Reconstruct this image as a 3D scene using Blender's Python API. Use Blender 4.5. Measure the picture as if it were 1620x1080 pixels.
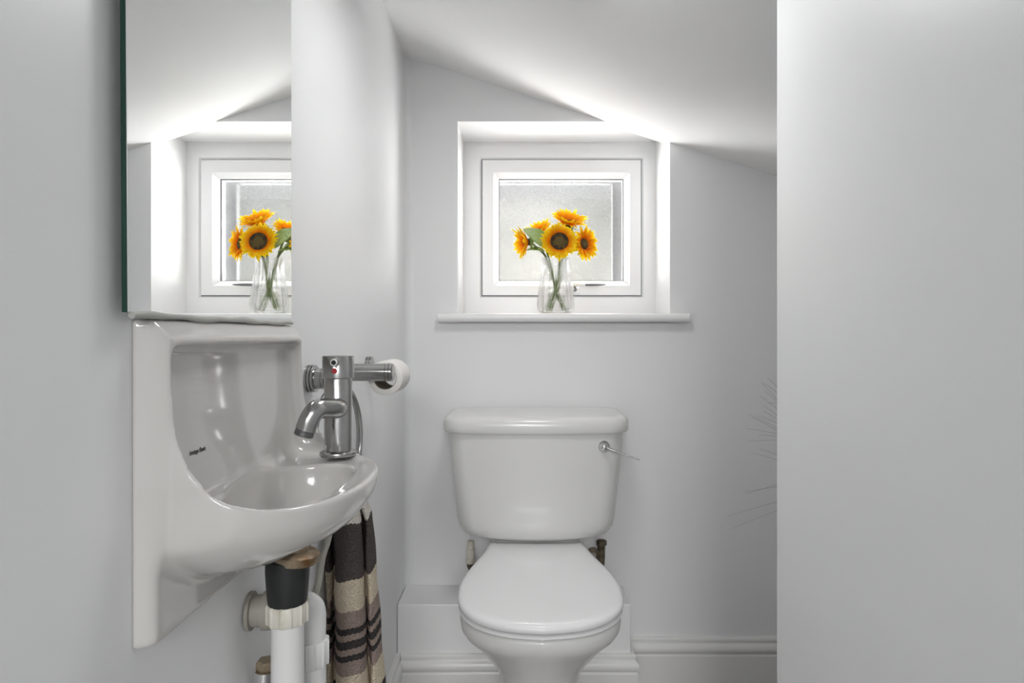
import bpy, bmesh, math, random
import numpy as np
from mathutils import Vector, Matrix

PI = math.pi
for o in list(bpy.data.objects):
    bpy.data.objects.remove(o)
S = bpy.context.scene
C = S.collection

# ------------------------------------------------------------------ camera
EYE = 0.96                      # camera height
F = 1000.0                      # focal length in pixels of a 1620 px wide frame
D = 1.739                       # distance of the back wall
cam_d = bpy.data.cameras.new('camera')
cam_d.sensor_width = 36.0
cam_d.lens = 36.0 * F / 1620.0
cam_d.shift_x = -10.0 / 1620.0
cam_d.shift_y = -10.0 / 1620.0
cam_d.clip_start = 0.02
cam = bpy.data.objects.new('camera', cam_d)
cam.location = (0, 0, EYE)
cam.rotation_euler = (PI / 2, 0, 0)
C.objects.link(cam)
S.camera = cam

# ------------------------------------------------------------------ view, world, lights
S.view_settings.view_transform = 'Standard'
S.view_settings.look = 'None'
S.view_settings.gamma = 1.0
S.view_settings.use_curve_mapping = False
S.view_settings.exposure = 0.0

W = bpy.data.worlds.new('sky')
S.world = W
W.use_nodes = True
bg = W.node_tree.nodes['Background']
bg.inputs[0].default_value = (0.97, 0.985, 1.0, 1)
bg.inputs[1].default_value = 1.0


def area(name, loc, target, size, sy, power, col=(1, 1, 1)):
    l = bpy.data.lights.new(name, 'AREA')
    l.shape = 'RECTANGLE'
    l.size = size
    l.size_y = sy
    l.energy = power
    l.color = col
    o = bpy.data.objects.new(name, l)
    o.location = loc
    o.rotation_euler = (Vector(target) - Vector(loc)).to_track_quat('-Z', 'Y').to_euler()
    C.objects.link(o)
    return o


# daylight outside the window: sky from above and from both sides
area('daylight_above', (0.15, 3.0, 2.9), (0.13, 1.95, 1.15), 1.6, 1.2, 330, (1, 1, 1))
area('daylight_left', (-1.4, 3.0, 0.95), (0.13, 1.95, 1.25), 1.2, 1.2, 400, (1, 1, 1))
area('daylight_right', (1.6, 3.0, 0.95), (0.13, 1.95, 1.25), 1.2, 1.2, 400, (1, 1, 1))
area('daylight_ground_bounce', (0.13, 3.0, 0.15), (0.13, 1.95, 1.3), 2.2, 1.2, 230, (1, 0.995, 0.98))
# unseen fill lights added: one behind the camera, one below the ceiling
area('rear_fill', (0.1, -2.8, 2.0), (0.05, 1.7, 0.6), 1.3, 1.0, 70, (1, 1, 1))
area('overhead_fill', (0.06, 0.98, 1.575), (0.06, 1.04, 0.0), 0.22, 0.22, 2.7, (1, 1, 1))


# ------------------------------------------------------------------ materials
def mat(name, col, rough=0.5, metal=0.0, coat=0.0, bump=None, spec=0.5, var=None, ior=None):
    m = bpy.data.materials.new(name)
    m.use_nodes = True
    nt = m.node_tree
    b = nt.nodes['Principled BSDF']
    b.inputs['Base Color'].default_value = (*col, 1)
    b.inputs['Roughness'].default_value = rough
    b.inputs['Metallic'].default_value = metal
    b.inputs['Coat Weight'].default_value = coat
    b.inputs['Coat Roughness'].default_value = 0.04
    b.inputs['Specular IOR Level'].default_value = spec
    tc = nt.nodes.new('ShaderNodeTexCoord')
    if bump:
        last = None
        for scale, strength, dist, detail in bump:
            n = nt.nodes.new('ShaderNodeTexNoise')
            n.inputs['Scale'].default_value = scale
            n.inputs['Detail'].default_value = detail
            nt.links.new(tc.outputs['Object'], n.inputs['Vector'])
            bp = nt.nodes.new('ShaderNodeBump')
            bp.inputs['Strength'].default_value = strength
            bp.inputs['Distance'].default_value = dist
            nt.links.new(n.outputs['Fac'], bp.inputs['Height'])
            if last:
                nt.links.new(last.outputs['Normal'], bp.inputs['Normal'])
            last = bp
        nt.links.new(last.outputs['Normal'], b.inputs['Normal'])
    if var:
        col2, scale, lo, hi = var
        n = nt.nodes.new('ShaderNodeTexNoise')
        n.inputs['Scale'].default_value = scale
        n.inputs['Detail'].default_value = 4
        nt.links.new(tc.outputs['Object'], n.inputs['Vector'])
        r = nt.nodes.new('ShaderNodeValToRGB')
        r.color_ramp.elements[0].position = lo
        r.color_ramp.elements[1].position = hi
        r.color_ramp.elements[0].color = (*col, 1)
        r.color_ramp.elements[1].color = (*col2, 1)
        nt.links.new(n.outputs['Fac'], r.inputs['Fac'])
        nt.links.new(r.outputs['Color'], b.inputs['Base Color'])
    return m


M = {}
M['wall'] = mat('satin_white_plaster', (0.84, 0.845, 0.85), 0.36, spec=0.45, bump=[(3.2, 0.5, 0.012, 1), (9, 0.12, 0.004, 2), (420, 0.12, 0.0004, 2)])
M['wall_back'] = mat('matt_white_plaster', (0.86, 0.86, 0.865), 0.6, spec=0.3, bump=[(4, 0.2, 0.006, 2), (420, 0.12, 0.0004, 2)])
M['ceil'] = mat('ceiling_paint', (0.92, 0.92, 0.92), 0.7, spec=0.3, bump=[(3, 0.2, 0.01, 2)])
M['reveal'] = mat('white_gloss_board', (0.9, 0.9, 0.9), 0.25, bump=[(6, 0.1, 0.004, 2)])
M['trim'] = mat('white_gloss_wood', (0.80, 0.795, 0.785), 0.3, bump=[(7, 0.25, 0.003, 2)])
M['upvc'] = mat('white_window_plastic', (0.91, 0.91, 0.92), 0.28)
M['gasket'] = mat('grey_window_gasket', (0.06, 0.06, 0.065), 0.5)
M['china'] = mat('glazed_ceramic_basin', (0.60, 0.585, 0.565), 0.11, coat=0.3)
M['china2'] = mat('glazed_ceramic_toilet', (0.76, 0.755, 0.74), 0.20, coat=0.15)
M['seat'] = mat('white_plastic_seat', (0.86, 0.86, 0.865), 0.18, coat=0.2)
M['chrome'] = mat('worn_chrome', (0.42, 0.42, 0.415), 0.2, metal=1.0, bump=[(60, 0.06, 0.001, 3)], var=((0.36, 0.355, 0.34), 40, 0.45, 0.75))
M['chrome_clean'] = mat('bright_chrome', (0.7, 0.7, 0.7), 0.07, metal=1.0)
M['darkmetal'] = mat('dark_grey_metal', (0.16, 0.16, 0.165), 0.35, metal=0.8)
M['red'] = mat('red_hot_mark', (0.35, 0.01, 0.015), 0.3)
M['black'] = mat('black_rubber', (0.012, 0.014, 0.013), 0.45, bump=[(40, 0.3, 0.003, 3)])
M['void'] = mat('dark_opening', (0.02, 0.02, 0.02), 0.8)
M['pipe'] = mat('white_pipe_plastic', (0.74, 0.74, 0.735), 0.35)
M['pipe_old'] = mat('yellowed_pipe_plastic', (0.70, 0.68, 0.60), 0.4, var=((0.45, 0.38, 0.25), 35, 0.45, 0.8))
M['pipe_grey'] = mat('grimy_pipe_plastic', (0.34, 0.32, 0.28), 0.5, var=((0.20, 0.17, 0.13), 30, 0.4, 0.7))
M['hose'] = mat('beige_hose', (0.42, 0.41, 0.36), 0.4)
M['rust'] = mat('rusty_brass', (0.33, 0.27, 0.19), 0.45, metal=0.5, bump=[(90, 0.4, 0.002, 3)], var=((0.14, 0.07, 0.025), 60, 0.4, 0.7))
M['brass'] = mat('tarnished_brass', (0.16, 0.13, 0.08), 0.5, metal=0.4, bump=[(90, 0.4, 0.002, 3)], var=((0.04, 0.035, 0.025), 70, 0.4, 0.7))
M['paper'] = mat('toilet_paper', (0.82, 0.80, 0.77), 0.9, spec=0.1, bump=[(150, 0.3, 0.001, 3)])
M['card'] = mat('cardboard_core', (0.30, 0.26, 0.20), 0.9)
M['silicone'] = mat('aged_silicone_bead', (0.42, 0.42, 0.39), 0.4, bump=[(50, 0.3, 0.002, 2)])
M['ink'] = mat('dark_print', (0.03, 0.03, 0.025), 0.5)
M['stem'] = mat('green_stem', (0.17, 0.22, 0.08), 0.5)
M['leaf'] = mat('green_leaf', (0.26, 0.42, 0.12), 0.5, bump=[(60, 0.4, 0.002, 2)], var=((0.45, 0.56, 0.28), 30, 0.4, 0.7))
M['disc'] = mat('sunflower_seeds', (0.035, 0.018, 0.008), 0.85, bump=[(500, 1.0, 0.003, 2)], var=((0.16, 0.11, 0.02), 90, 0.4, 0.75))
M['disc_mid'] = mat('sunflower_seed_centre', (0.13, 0.09, 0.02), 0.85, bump=[(500, 1.0, 0.003, 2)])
M['straw'] = mat('dried_grass', (0.27, 0.25, 0.23), 0.8)
M['outer'] = mat('shaded_outer_bead', (0.10, 0.10, 0.10), 0.6)  # dark grey puts the shade on the outer bead into its colour
M['tile'] = mat('pale_floor_vinyl', (0.42, 0.41, 0.39), 0.4)
M['ground'] = mat('garden_paving', (0.20, 0.195, 0.17), 0.9, var=((0.14, 0.14, 0.11), 2, 0.4, 0.7))
M['outwall'] = mat('garden_wall_render', (0.27, 0.265, 0.25), 0.9, var=((0.12, 0.125, 0.11), 1.4, 0.40, 0.68))


def mirror_mat():
    m = mat('silvered_glass', (0.93, 0.945, 0.94), 0.0, metal=1.0)
    return m


def edge_mat():
    m = mat('green_glass_edge', (0.002, 0.035, 0.022), 0.25, spec=0.5)
    return m


M['mirror'] = mirror_mat()
M['edge'] = edge_mat()


def glass_mat():
    m = bpy.data.materials.new('clear_glass')
    m.use_nodes = True
    nt = m.node_tree
    for n in list(nt.nodes):
        nt.nodes.remove(n)
    out = nt.nodes.new('ShaderNodeOutputMaterial')
    g = nt.nodes.new('ShaderNodeBsdfGlossy')
    g.inputs['Roughness'].default_value = 0.03
    g.inputs['Color'].default_value = (1, 1, 1, 1)
    r = nt.nodes.new('ShaderNodeBsdfGlass')
    r.inputs['Roughness'].default_value = 0.0
    r.inputs['IOR'].default_value = 1.45
    r.inputs['Color'].default_value = (1, 1, 1, 1)
    t = nt.nodes.new('ShaderNodeBsdfTransparent')
    mx = nt.nodes.new('ShaderNodeMixShader')
    mx.inputs[0].default_value = 0.6
    nt.links.new(r.outputs[0], mx.inputs[1])
    nt.links.new(t.outputs[0], mx.inputs[2])
    nt.links.new(mx.outputs[0], out.inputs[0])
    nt.nodes.remove(g)
    return m


M['glass'] = glass_mat()


def frosted_mat():
    m = bpy.data.materials.new('obscured_window_glass')
    m.use_nodes = True
    nt = m.node_tree
    for n in list(nt.nodes):
        nt.nodes.remove(n)
    out = nt.nodes.new('ShaderNodeOutputMaterial')
    tc = nt.nodes.new('ShaderNodeTexCoord')
    n = nt.nodes.new('ShaderNodeTexNoise')
    n.inputs['Scale'].default_value = 330
    n.inputs['Detail'].default_value = 2
    nt.links.new(tc.outputs['Object'], n.inputs['Vector'])
    bp = nt.nodes.new('ShaderNodeBump')
    bp.inputs['Strength'].default_value = 1.0
    bp.inputs['Distance'].default_value = 0.0015
    nt.links.new(n.outputs['Fac'], bp.inputs['Height'])
    tr = nt.nodes.new('ShaderNodeBsdfTransparent')
    tl = nt.nodes.new('ShaderNodeBsdfTranslucent')
    tl.inputs['Color'].default_value = (0.06, 0.06, 0.06, 1)
    rf = nt.nodes.new('ShaderNodeBsdfRefraction')
    rf.inputs['IOR'].default_value = 1.13
    rf.inputs['Color'].default_value = (0.74, 0.74, 0.74, 1)
    rf.inputs['Roughness'].default_value = 0.2
    nt.links.new(bp.outputs['Normal'], rf.inputs['Normal'])
    nt.links.new(bp.outputs['Normal'], tl.inputs['Normal'])
    ra = nt.nodes.new('ShaderNodeMapRange')
    ra.inputs[1].default_value = 0.35
    ra.inputs[2].default_value = 0.65
    ra.inputs[3].default_value = 0.0
    ra.inputs[4].default_value = 0.5
    nt.links.new(n.outputs['Fac'], ra.inputs[0])
    m1 = nt.nodes.new('ShaderNodeMixShader')          # refraction / translucent speckle
    nt.links.new(ra.outputs[0], m1.inputs[0])
    nt.links.new(rf.outputs[0], m1.inputs[1])
    nt.links.new(tl.outputs[0], m1.inputs[2])
    m2 = nt.nodes.new('ShaderNodeMixShader')
    m2.inputs[0].default_value = 0.45
    nt.links.new(m1.outputs[0], m2.inputs[1])
    nt.links.new(tr.outputs[0], m2.inputs[2])
    gl = nt.nodes.new('ShaderNodeBsdfGlossy')
    gl.inputs['Roughness'].default_value = 0.1
    nt.links.new(bp.outputs['Normal'], gl.inputs['Normal'])
    m3 = nt.nodes.new('ShaderNodeMixShader')
    m3.inputs[0].default_value = 0.05
    nt.links.new(m2.outputs[0], m3.inputs[1])
    nt.links.new(gl.outputs[0], m3.inputs[2])
    nt.links.new(m3.outputs[0], out.inputs[0])
    return m


M['frosted'] = frosted_mat()


def petal_mat():
    m = bpy.data.materials.new('sunflower_petal')
    m.use_nodes = True
    nt = m.node_tree
    b = nt.nodes['Principled BSDF']
    b.inputs['Roughness'].default_value = 0.6
    b.inputs['Specular IOR Level'].default_value = 0.2
    at = nt.nodes.new('ShaderNodeAttribute')
    at.attribute_name = 'along'
    r = nt.nodes.new('ShaderNodeValToRGB')
    e = r.color_ramp.elements
    e[0].position = 0.0
    e[0].color = (0.75, 0.10, 0.003, 1)
    e[1].position = 1.0
    e[1].color = (1.0, 0.80, 0.03, 1)
    k = e.new(0.30)
    k.color = (1.0, 0.40, 0.004, 1)
    k = e.new(0.62)
    k.color = (1.0, 0.66, 0.008, 1)
    nt.links.new(at.outputs['Fac'], r.inputs['Fac'])
    nt.links.new(r.outputs['Color'], b.inputs['Base Color'])
    out = nt.nodes['Material Output']
    tl = nt.nodes.new('ShaderNodeBsdfTranslucent')
    nt.links.new(r.outputs['Color'], tl.inputs['Color'])
    mx = nt.nodes.new('ShaderNodeMixShader')
    mx.inputs[0].default_value = 0.5
    nt.links.new(b.outputs[0], mx.inputs[1])
    nt.links.new(tl.outputs[0], mx.inputs[2])
    nt.links.new(mx.outputs[0], out.inputs[0])
    return m


M['petal'] = petal_mat()


def towel_mat():
    m = bpy.data.materials.new('striped_towel_weave')
    m.use_nodes = True
    nt = m.node_tree
    b = nt.nodes['Principled BSDF']
    b.inputs['Roughness'].default_value = 0.95
    b.inputs['Specular IOR Level'].default_value = 0.1
    at = nt.nodes.new('ShaderNodeAttribute')
    at.attribute_name = 'drop'
    r = nt.nodes.new('ShaderNodeValToRGB')
    r.color_ramp.interpolation = 'CONSTANT'
    white = (0.62, 0.58, 0.53)
    char = (0.085, 0.072, 0.068)
    cream = (0.60, 0.52, 0.40)
    taupe = (0.30, 0.235, 0.205)
    dark = (0.05, 0.045, 0.045)
    # position along the towel measured in metres below eye level, 0.12 .. 0.92
    stops = [(0.12, white), (0.288, char), (0.373, cream), (0.418, taupe), (0.442, dark), (0.453, taupe),
             (0.463, dark), (0.474, taupe), (0.484, dark), (0.494, taupe), (0.516, cream),
             (0.557, dark), (0.64, cream), (0.68, taupe), (0.74, dark), (0.80, cream)]
    e = r.color_ramp.elements
    e[0].position = 0
    e[0].color = (*white, 1)
    e[1].position = (stops[1][0] - 0.12) / 0.8
    e[1].color = (*stops[1][1], 1)
    for h, c in stops[2:]:
        k = e.new((h - 0.12) / 0.8)
        k.color = (*c, 1)
    nt.links.new(at.outputs['Fac'], r.inputs['Fac'])
    nt.links.new(r.outputs['Color'], b.inputs['Base Color'])
    tc = nt.nodes.new('ShaderNodeTexCoord')
    v = nt.nodes.new('ShaderNodeTexVoronoi')
    v.inputs['Scale'].default_value = 300
    nt.links.new(tc.outputs['Object'], v.inputs['Vector'])
    bp = nt.nodes.new('ShaderNodeBump')
    bp.inputs['Strength'].default_value = 0.9
    bp.inputs['Distance'].default_value = 0.003
    nt.links.new(v.outputs['Distance'], bp.inputs['Height'])
    nt.links.new(bp.outputs['Normal'], b.inputs['Normal'])
    return m


M['towel'] = towel_mat()


# ------------------------------------------------------------------ helpers
def P(px, py, d):
    """point seen at pixel (px, py) at distance d in front of the camera"""
    return Vector(((px - 820.0) * d / F, d, EYE - (py - 530.0) * d / F))


def root(name, label, cat, loc, group=None):
    o = bpy.data.objects.new(name, None)
    o.empty_display_size = 0.02
    o.location = loc
    C.objects.link(o)
    tag(o, label, cat, group)
    return o


def tag(o, label, cat, group=None):
    o['label'] = label
    o['category'] = cat
    if group:
        o['group'] = group
    return o


def top_of(o):
    while o.parent:
        o = o.parent
    return o


def mesh(name, verts, faces, m, parent=None, smooth=None, attr=None, origin=None):
    """verts are world coordinates"""
    off = Vector((0, 0, 0))
    if parent is not None:
        off = Vector(top_of(parent).location)
    elif origin is not None:
        off = Vector(origin)
    me = bpy.data.meshes.new(name)
    me.from_pydata([tuple(Vector(v) - off) for v in verts], [], [tuple(int(i) for i in f) for f in faces])
    me.validate()
    bm = bmesh.new()
    bm.from_mesh(me)
    if attr is None:
        bmesh.ops.remove_doubles(bm, verts=bm.verts, dist=1e-6)
    bmesh.ops.recalc_face_normals(bm, faces=bm.faces)
    bm.to_mesh(me)
    bm.free()
    me.materials.append(m)
    if smooth is not None:
        me.shade_smooth()
        if smooth < 180:
            me.set_sharp_from_angle(angle=math.radians(smooth))
    if attr:
        nm, vals = attr
        a = me.attributes.new(nm, 'FLOAT', 'POINT')
        for i, v in enumerate(vals):
            a.data[i].value = v
    o = bpy.data.objects.new(name, me)
    C.objects.link(o)
    if parent is not None:
        o.parent = parent
    elif origin is not None:
        o.location = off
    return o


class G:
    """collects geometry for ONE mesh"""
    def __init__(s):
        s.v = []
        s.f = []

    def add(s, v, f):
        n = len(s.v)
        s.v += [Vector(p) for p in v]
        s.f += [tuple(i + n for i in q) for q in f]
        return s

    def box(s, x0, x1, y0, y1, z0, z1):
        v = [(x, y, z) for x in (x0, x1) for y in (y0, y1) for z in (z0, z1)]
        return s.add(v, [(0, 1, 3, 2), (4, 6, 7, 5), (0, 4, 5, 1), (2, 3, 7, 6), (0, 2, 6, 4), (1, 5, 7, 3)])

    def rings(s, rs, close=True, cap=(True, True)):
        n = len(rs[0])
        v = [p for r in rs for p in r]
        f = []
        for i in range(len(rs) - 1):
            for j in range(n if close else n - 1):
                k = (j + 1) % n
                f.append((i * n + j, i * n + k, (i + 1) * n + k, (i + 1) * n + j))
        if cap[0]:
            f.append(tuple(range(n)))
        if cap[1]:
            f.append(tuple((len(rs) - 1) * n + j for j in range(n)))
        return s.add(v, f)

    def lathe(s, prof, origin, axis=(0, 0, 1), seg=40, cap=(True, True)):
        """prof: list of (radius, height along axis)"""
        q = Vector(axis).normalized().to_track_quat('Z', 'Y')
        o = Vector(origin)
        rs = []
        for r, h in prof:
            rs.append([o + q @ Vector((r * math.cos(2 * PI * j / seg), r * math.sin(2 * PI * j / seg), h)) for j in range(seg)])
        return s.rings(rs, True, cap)

    def tube(s, pts, rad, seg=16, cap=True, flat=None):
        pts = [Vector(p) for p in pts]
        n = len(pts)
        if not hasattr(rad, '__len__'):
            rad = [rad] * n
        rs = []
        up = None
        for i, p in enumerate(pts):
            t = (pts[min(i + 1, n - 1)] - pts[max(i - 1, 0)]).normalized()
            if up is None:
                up = t.orthogonal().normalized()
            up = (up - t * up.dot(t)).normalized()
            b = t.cross(up)
            rs.append([p + (up * math.cos(2 * PI * j / seg) + b * math.sin(2 * PI * j / seg)) * rad[i] for j in range(seg)])
        return s.rings(rs, True, (cap, cap))

    def prism(s, poly, axis, a, b):
        """poly: list of 2D points in the plane normal to axis, extruded a..b"""
        def mk(p, t):
            if axis == 'y':
                return (p[0], t, p[1])
            if axis == 'x':
                return (t, p[0], p[1])
            return (p[0], p[1], t)
        return s.rings([[mk(p, a) for p in poly], [mk(p, b) for p in poly]])

    def build(s, name, m, parent=None, smooth=35, origin=None, bevel=0, seg=2):
        o = mesh(name, s.v, s.f, m, parent, smooth, None, origin)
        if bevel:
            bv = o.modifiers.new('bevel', 'BEVEL')
            bv.width = bevel
            bv.segments = seg
            bv.limit_method = 'ANGLE'
            bv.angle_limit = math.radians(40)
            bv.harden_normals = False
            o.data.shade_smooth()
            o.data.set_sharp_from_angle(angle=math.radians(50))
        return o


def struct(o):
    o['kind'] = 'structure'
    return o


def catmull(pts, n=6, closed=False):
    pts = [Vector(p) for p in pts]
    out = []
    m = len(pts)
    rng = range(m) if closed else range(m - 1)
    for i in rng:
        if closed:
            p0, p1, p2, p3 = pts[(i - 1) % m], pts[i], pts[(i + 1) % m], pts[(i + 2) % m]
        else:
            p0, p1, p2, p3 = pts[max(i - 1, 0)], pts[i], pts[i + 1], pts[min(i + 2, m - 1)]
        for k in range(n):
            t = k / n
            out.append(0.5 * ((2 * p1) + (p2 - p0) * t + (2 * p0 - 5 * p1 + 4 * p2 - p3) * t * t + (3 * p1 - p0 - 3 * p2 + p3) * t ** 3))
    if not closed:
        out.append(pts[-1])
    return out


def surface_net(fn, lo, hi, step):
    """naive surface nets of fn(x, y, z) = 0 (negative inside), numpy"""
    ax = [np.arange(lo[i], hi[i] + step, step) for i in range(3)]
    X, Y, Z = np.meshgrid(*ax, indexing='ij')
    V = fn(X, Y, Z)
    sg = V < 0
    nx, ny, nz = V.shape
    cs = (nx - 1, ny - 1, nz - 1)
    acc = np.zeros(cs + (3,))
    cnt = np.zeros(cs)
    corners = [(i, j, k) for i in (0, 1) for j in (0, 1) for k in (0, 1)]
    sl = lambda c: V[c[0]:c[0] + cs[0], c[1]:c[1] + cs[1], c[2]:c[2] + cs[2]]
    for a in corners:
        for d in range(3):
            if a[d] == 0:
                b = list(a)
                b[d] = 1
                va, vb = sl(a), sl(b)
                m = (va < 0) != (vb < 0)
                den = np.where(m, va - vb, 1.0)
                t = np.where(m, va / den, 0)
                for e in range(3):
                    acc[..., e] += np.where(m, a[e] + (t if e == d else 0), 0)
                cnt += m
    act = cnt > 0
    idx = -np.ones(cs, dtype=np.int64)
    idx[act] = np.arange(act.sum())
    base = np.stack(np.meshgrid(*[np.arange(c) for c in cs], indexing='ij'), -1)
    pos = (base[act] + acc[act] / cnt[act][:, None]) * step + np.array([ax[0][0], ax[1][0], ax[2][0]])
    faces = []
    for d in range(3):
        e, g = (d + 1) % 3, (d + 2) % 3
        s0 = [slice(None)] * 3
        s1 = [slice(None)] * 3
        s0[d] = slice(0, -1)
        s1[d] = slice(1, None)
        for q in (e, g):
            s0[q] = slice(1, -1)
            s1[q] = slice(1, -1)
        ch = sg[tuple(s0)] != sg[tuple(s1)]
        w = np.argwhere(ch)
        w[:, e] += 1
        w[:, g] += 1
        flip = sg[w[:, 0], w[:, 1], w[:, 2]]
        q = []
        for de, dg in ((0, 0), (-1, 0), (-1, -1), (0, -1)):
            c = w.copy()
            c[:, e] += de
            c[:, g] += dg
            q.append(idx[c[:, 0], c[:, 1], c[:, 2]])
        q = np.stack(q, 1)
        q[~flip] = q[~flip][:, ::-1]
        faces.append(q)
    faces = np.concatenate(faces)
    return pos, faces


def net_obj(name, fn, lo, hi, step, m, parent, smooth_iter=2):
    pos, faces = surface_net(fn, lo, hi, step)
    off = np.array(top_of(parent).location)
    me = bpy.data.meshes.new(name)
    me.from_pydata((pos - off).tolist(), [], faces.tolist())
    bm = bmesh.new()
    bm.from_mesh(me)
    for _ in range(smooth_iter):
        bmesh.ops.smooth_vert(bm, verts=bm.verts, factor=0.5, use_axis_x=True, use_axis_y=True, use_axis_z=True)
    bmesh.ops.recalc_face_normals(bm, faces=bm.faces)
    bm.to_mesh(me)
    bm.free()
    me.materials.append(m)
    me.shade_smooth()
    o = bpy.data.objects.new(name, me)
    C.objects.link(o)
    o.parent = parent
    return o


def smax(a, b, k):
    h = np.clip(0.5 - 0.5 * (a - b) / k, 0, 1)
    return a * (1 - h) + b * h + k * h * (1 - h)


def smin(a, b, k):
    return -smax(-a, -b, k)


# ================================================================== THE ROOM
XW = -0.310            # left wall
XR = 0.360             # right partition
YP = XR * F / 408.0    # far edge of the partition
XE = 1.05              # right-hand wall of the recess behind the partition
YB = -1.25             # doorway behind the camera
SB = F / D             # pixels per metre on the back wall
bx = lambda px: (px - 820.0) / SB
bz = lambda py: EYE - (py - 530.0) / SB

g = G().box(-0.9, 1.3, -3.2, D + 0.25, -0.06, 0.0)
struct(g.build('floor', M['tile'], smooth=None))

# left wall with a soft plastered inner corner
r = 0.022
prof = [(XW, YB), (XW, D - r)]
for k in range(1, 8):
    a = k / 7 * PI / 2
    prof.append((XW + r - r * math.cos(a), D - r + r * math.sin(a)))
prof += [(XW + r, D + 0.03), (XW - 0.12, D + 0.03), (XW - 0.12, YB)]
struct(G().prism(prof, 'z', 0, 1.95).build('wall_left', M['wall'], smooth=40))

# ceiling, sloping down to the right
cp = [(642, 93), (680, 101), (720, 113), (760, 126), (810, 143), (870, 163), (942, 187), (1062, 226), (1150, 254), (1240, 283), (1430, 345)]
cpl = [(bx(a), bz(b)) for a, b in cp]
poly = [(XW - 0.12, cpl[0][1] + 0.05), (XW, cpl[0][1] - 0.012 + 0.012)] + cpl[0:] + [(1.2, cpl[-1][1] - 0.03), (1.2, 2.0), (XW - 0.12, 2.0)]
poly = [(XW - 0.12, cpl[0][1])] + cpl + [(1.2, cpl[-1][1] - 0.08), (1.2, 2.0), (XW - 0.12, 2.0)]
struct(G().prism(poly, 'y', YB, D + 0.02).build('ceiling', M['ceil'], smooth=30))


def ceil_z(x):
    for (a, za), (b, zb) in zip(cpl, cpl[1:]):
        if a <= x <= b:
            return za + (zb - za) * (x - a) / (b - a)
    return cpl[-1][1]


# back wall with the window opening (wall 0.3 m thick)
WX0, WX1 = -0.1705, 0.4210
WZ0, WZ1 = EYE + 0.035, bz(190)
YO = D + 0.30
g = G()
g.box(XW - 0.12, WX0, D, YO, 0, 2.0)
g.box(WX1, 1.2, D, YO, 0, 2.0)
g.box(WX0, WX1, D, YO, 0, WZ0)
g.box(WX0, WX1, D, YO, WZ1, 2.0)
struct(g.build('wall_back', M['wall_back'], smooth=None))
# plaster lining of the reveal
g = G()
t = 0.004
g.box(WX0 - 0.0, WX0 + t, D - 0.0005, D + 0.20, WZ0, WZ1)
g.box(WX1 - t, WX1, D - 0.0005, D + 0.20, WZ0, WZ1)
g.box(WX0 + t, WX1 - t, D - 0.0005, D + 0.20, WZ1 - t, WZ1)
struct(g.build('trim_1', M['reveal'], smooth=None))

# right partition and the recess wall behind it
struct(G().box(XR, 1.2, YB, YP, 0, 2.0).build('wall_right', M['wall'], smooth=None, bevel=0.003))
struct(G().box(XE, 1.2, YP, D, 0, 2.0).build('wall_recess', M['wall_back'], smooth=None))


# skirting boards
def skirt_profile(ht, th):
    # (distance from wall, z)
    p = [(0, 0), (th, 0), (th, ht - 0.048), (th - 0.0015, ht - 0.046), (th - 0.003, ht - 0.043), (th - 0.001, ht - 0.040),
         (th + 0.002, ht - 0.036), (th + 0.003, ht - 0.030), (th + 0.002, ht - 0.024), (th - 0.002, ht - 0.018),
         (th - 0.006, ht - 0.0135), (th - 0.0065, ht - 0.011), (th - 0.0045, ht - 0.010), (th - 0.005, ht - 0.004), (th - 0.008, ht), (0, ht)]
    return p


def skirt_run(g, path, ht, th):
    """path: plan points; the wall is on the left of the travel direction; mitred"""
    pr = skirt_profile(ht, th)
    n = len(path)
    rs = []
    for i, p in enumerate(path):
        p = Vector((p[0], p[1], 0))
        dirs = []
        if i > 0:
            dirs.append((p - Vector((*path[i - 1], 0))).normalized())
        if i < n - 1:
            dirs.append((Vector((*path[i + 1], 0)) - p).normalized())
        ns = [Vector((d.y, -d.x, 0)) for d in dirs]
        nn = sum(ns, Vector())
        nn.normalize()
        k = 1 / max(nn.dot(ns[0]), 0.3)
        rs.append([p + nn * (a * k) + Vector((0, 0, z)) for a, z in pr])
    g.rings(rs)


BXR = (998 - 820) / F * 1.612      # right end of the pipe boxing
BXD = 1.612                        # front of the boxing
BZT = EYE - (925 - 530) / SB
g = G()
skirt_run(g, [(XW, 0.95), (XW, BXD), ], 0.150, 0.016)
struct(g.build('baseboard_left', M['trim'], smooth=32))
g = G()
skirt_run(g, [(XW + 0.012, BXD), (BXR, BXD), (BXR, D)], EYE - (1036 - 530) * (BXD - 0.012) / F, 0.016)
struct(g.build('baseboard_boxing', M['trim'], smooth=32))
g = G()
skirt_run(g, [(BXR + 0.017, D), (XE, D)], EYE - (1009 - 530) * (D - 0.012) / F, 0.016)
struct(g.build('baseboard_back', M['trim'], smooth=32))
# pipe boxing across the back wall behind the toilet
g = G()
g.box(XW + 0.001, BXR, BXD, D, 0, BZT)
o = g.build('trim_2', M['wall_back'], smooth=None, bevel=0.003)
struct(o)

# window board (sill)
sy0, sy1 = D - 0.040, D + 0.187
z0, z1 = bz(510) + 0.001, EYE + 0.0595
sx0, sx1 = (692 - 820) / F * (sy0 + 0.01), (1092 - 820) / F * (sy0 + 0.01)
rr = (z1 - z0) / 2
pr = [(sy1, z0), (sy1, z1)]
for k in range(0, 13):
    a = PI / 2 + k / 12 * PI
    pr.append((sy0 + rr + rr * math.cos(a), (z0 + z1) / 2 + rr * math.sin(a)))
g = G()
g.prism([(D + 0.0, z0)] + [(D + 0.0, z1)] + pr[2:], 'x', sx0, sx1)
g.box(WX0 + t, WX1 - t, D, sy1, z0, z1)
struct(g.build('trim_3', M['reveal'], smooth=50, bevel=0.003))
SILL = z1


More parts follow.
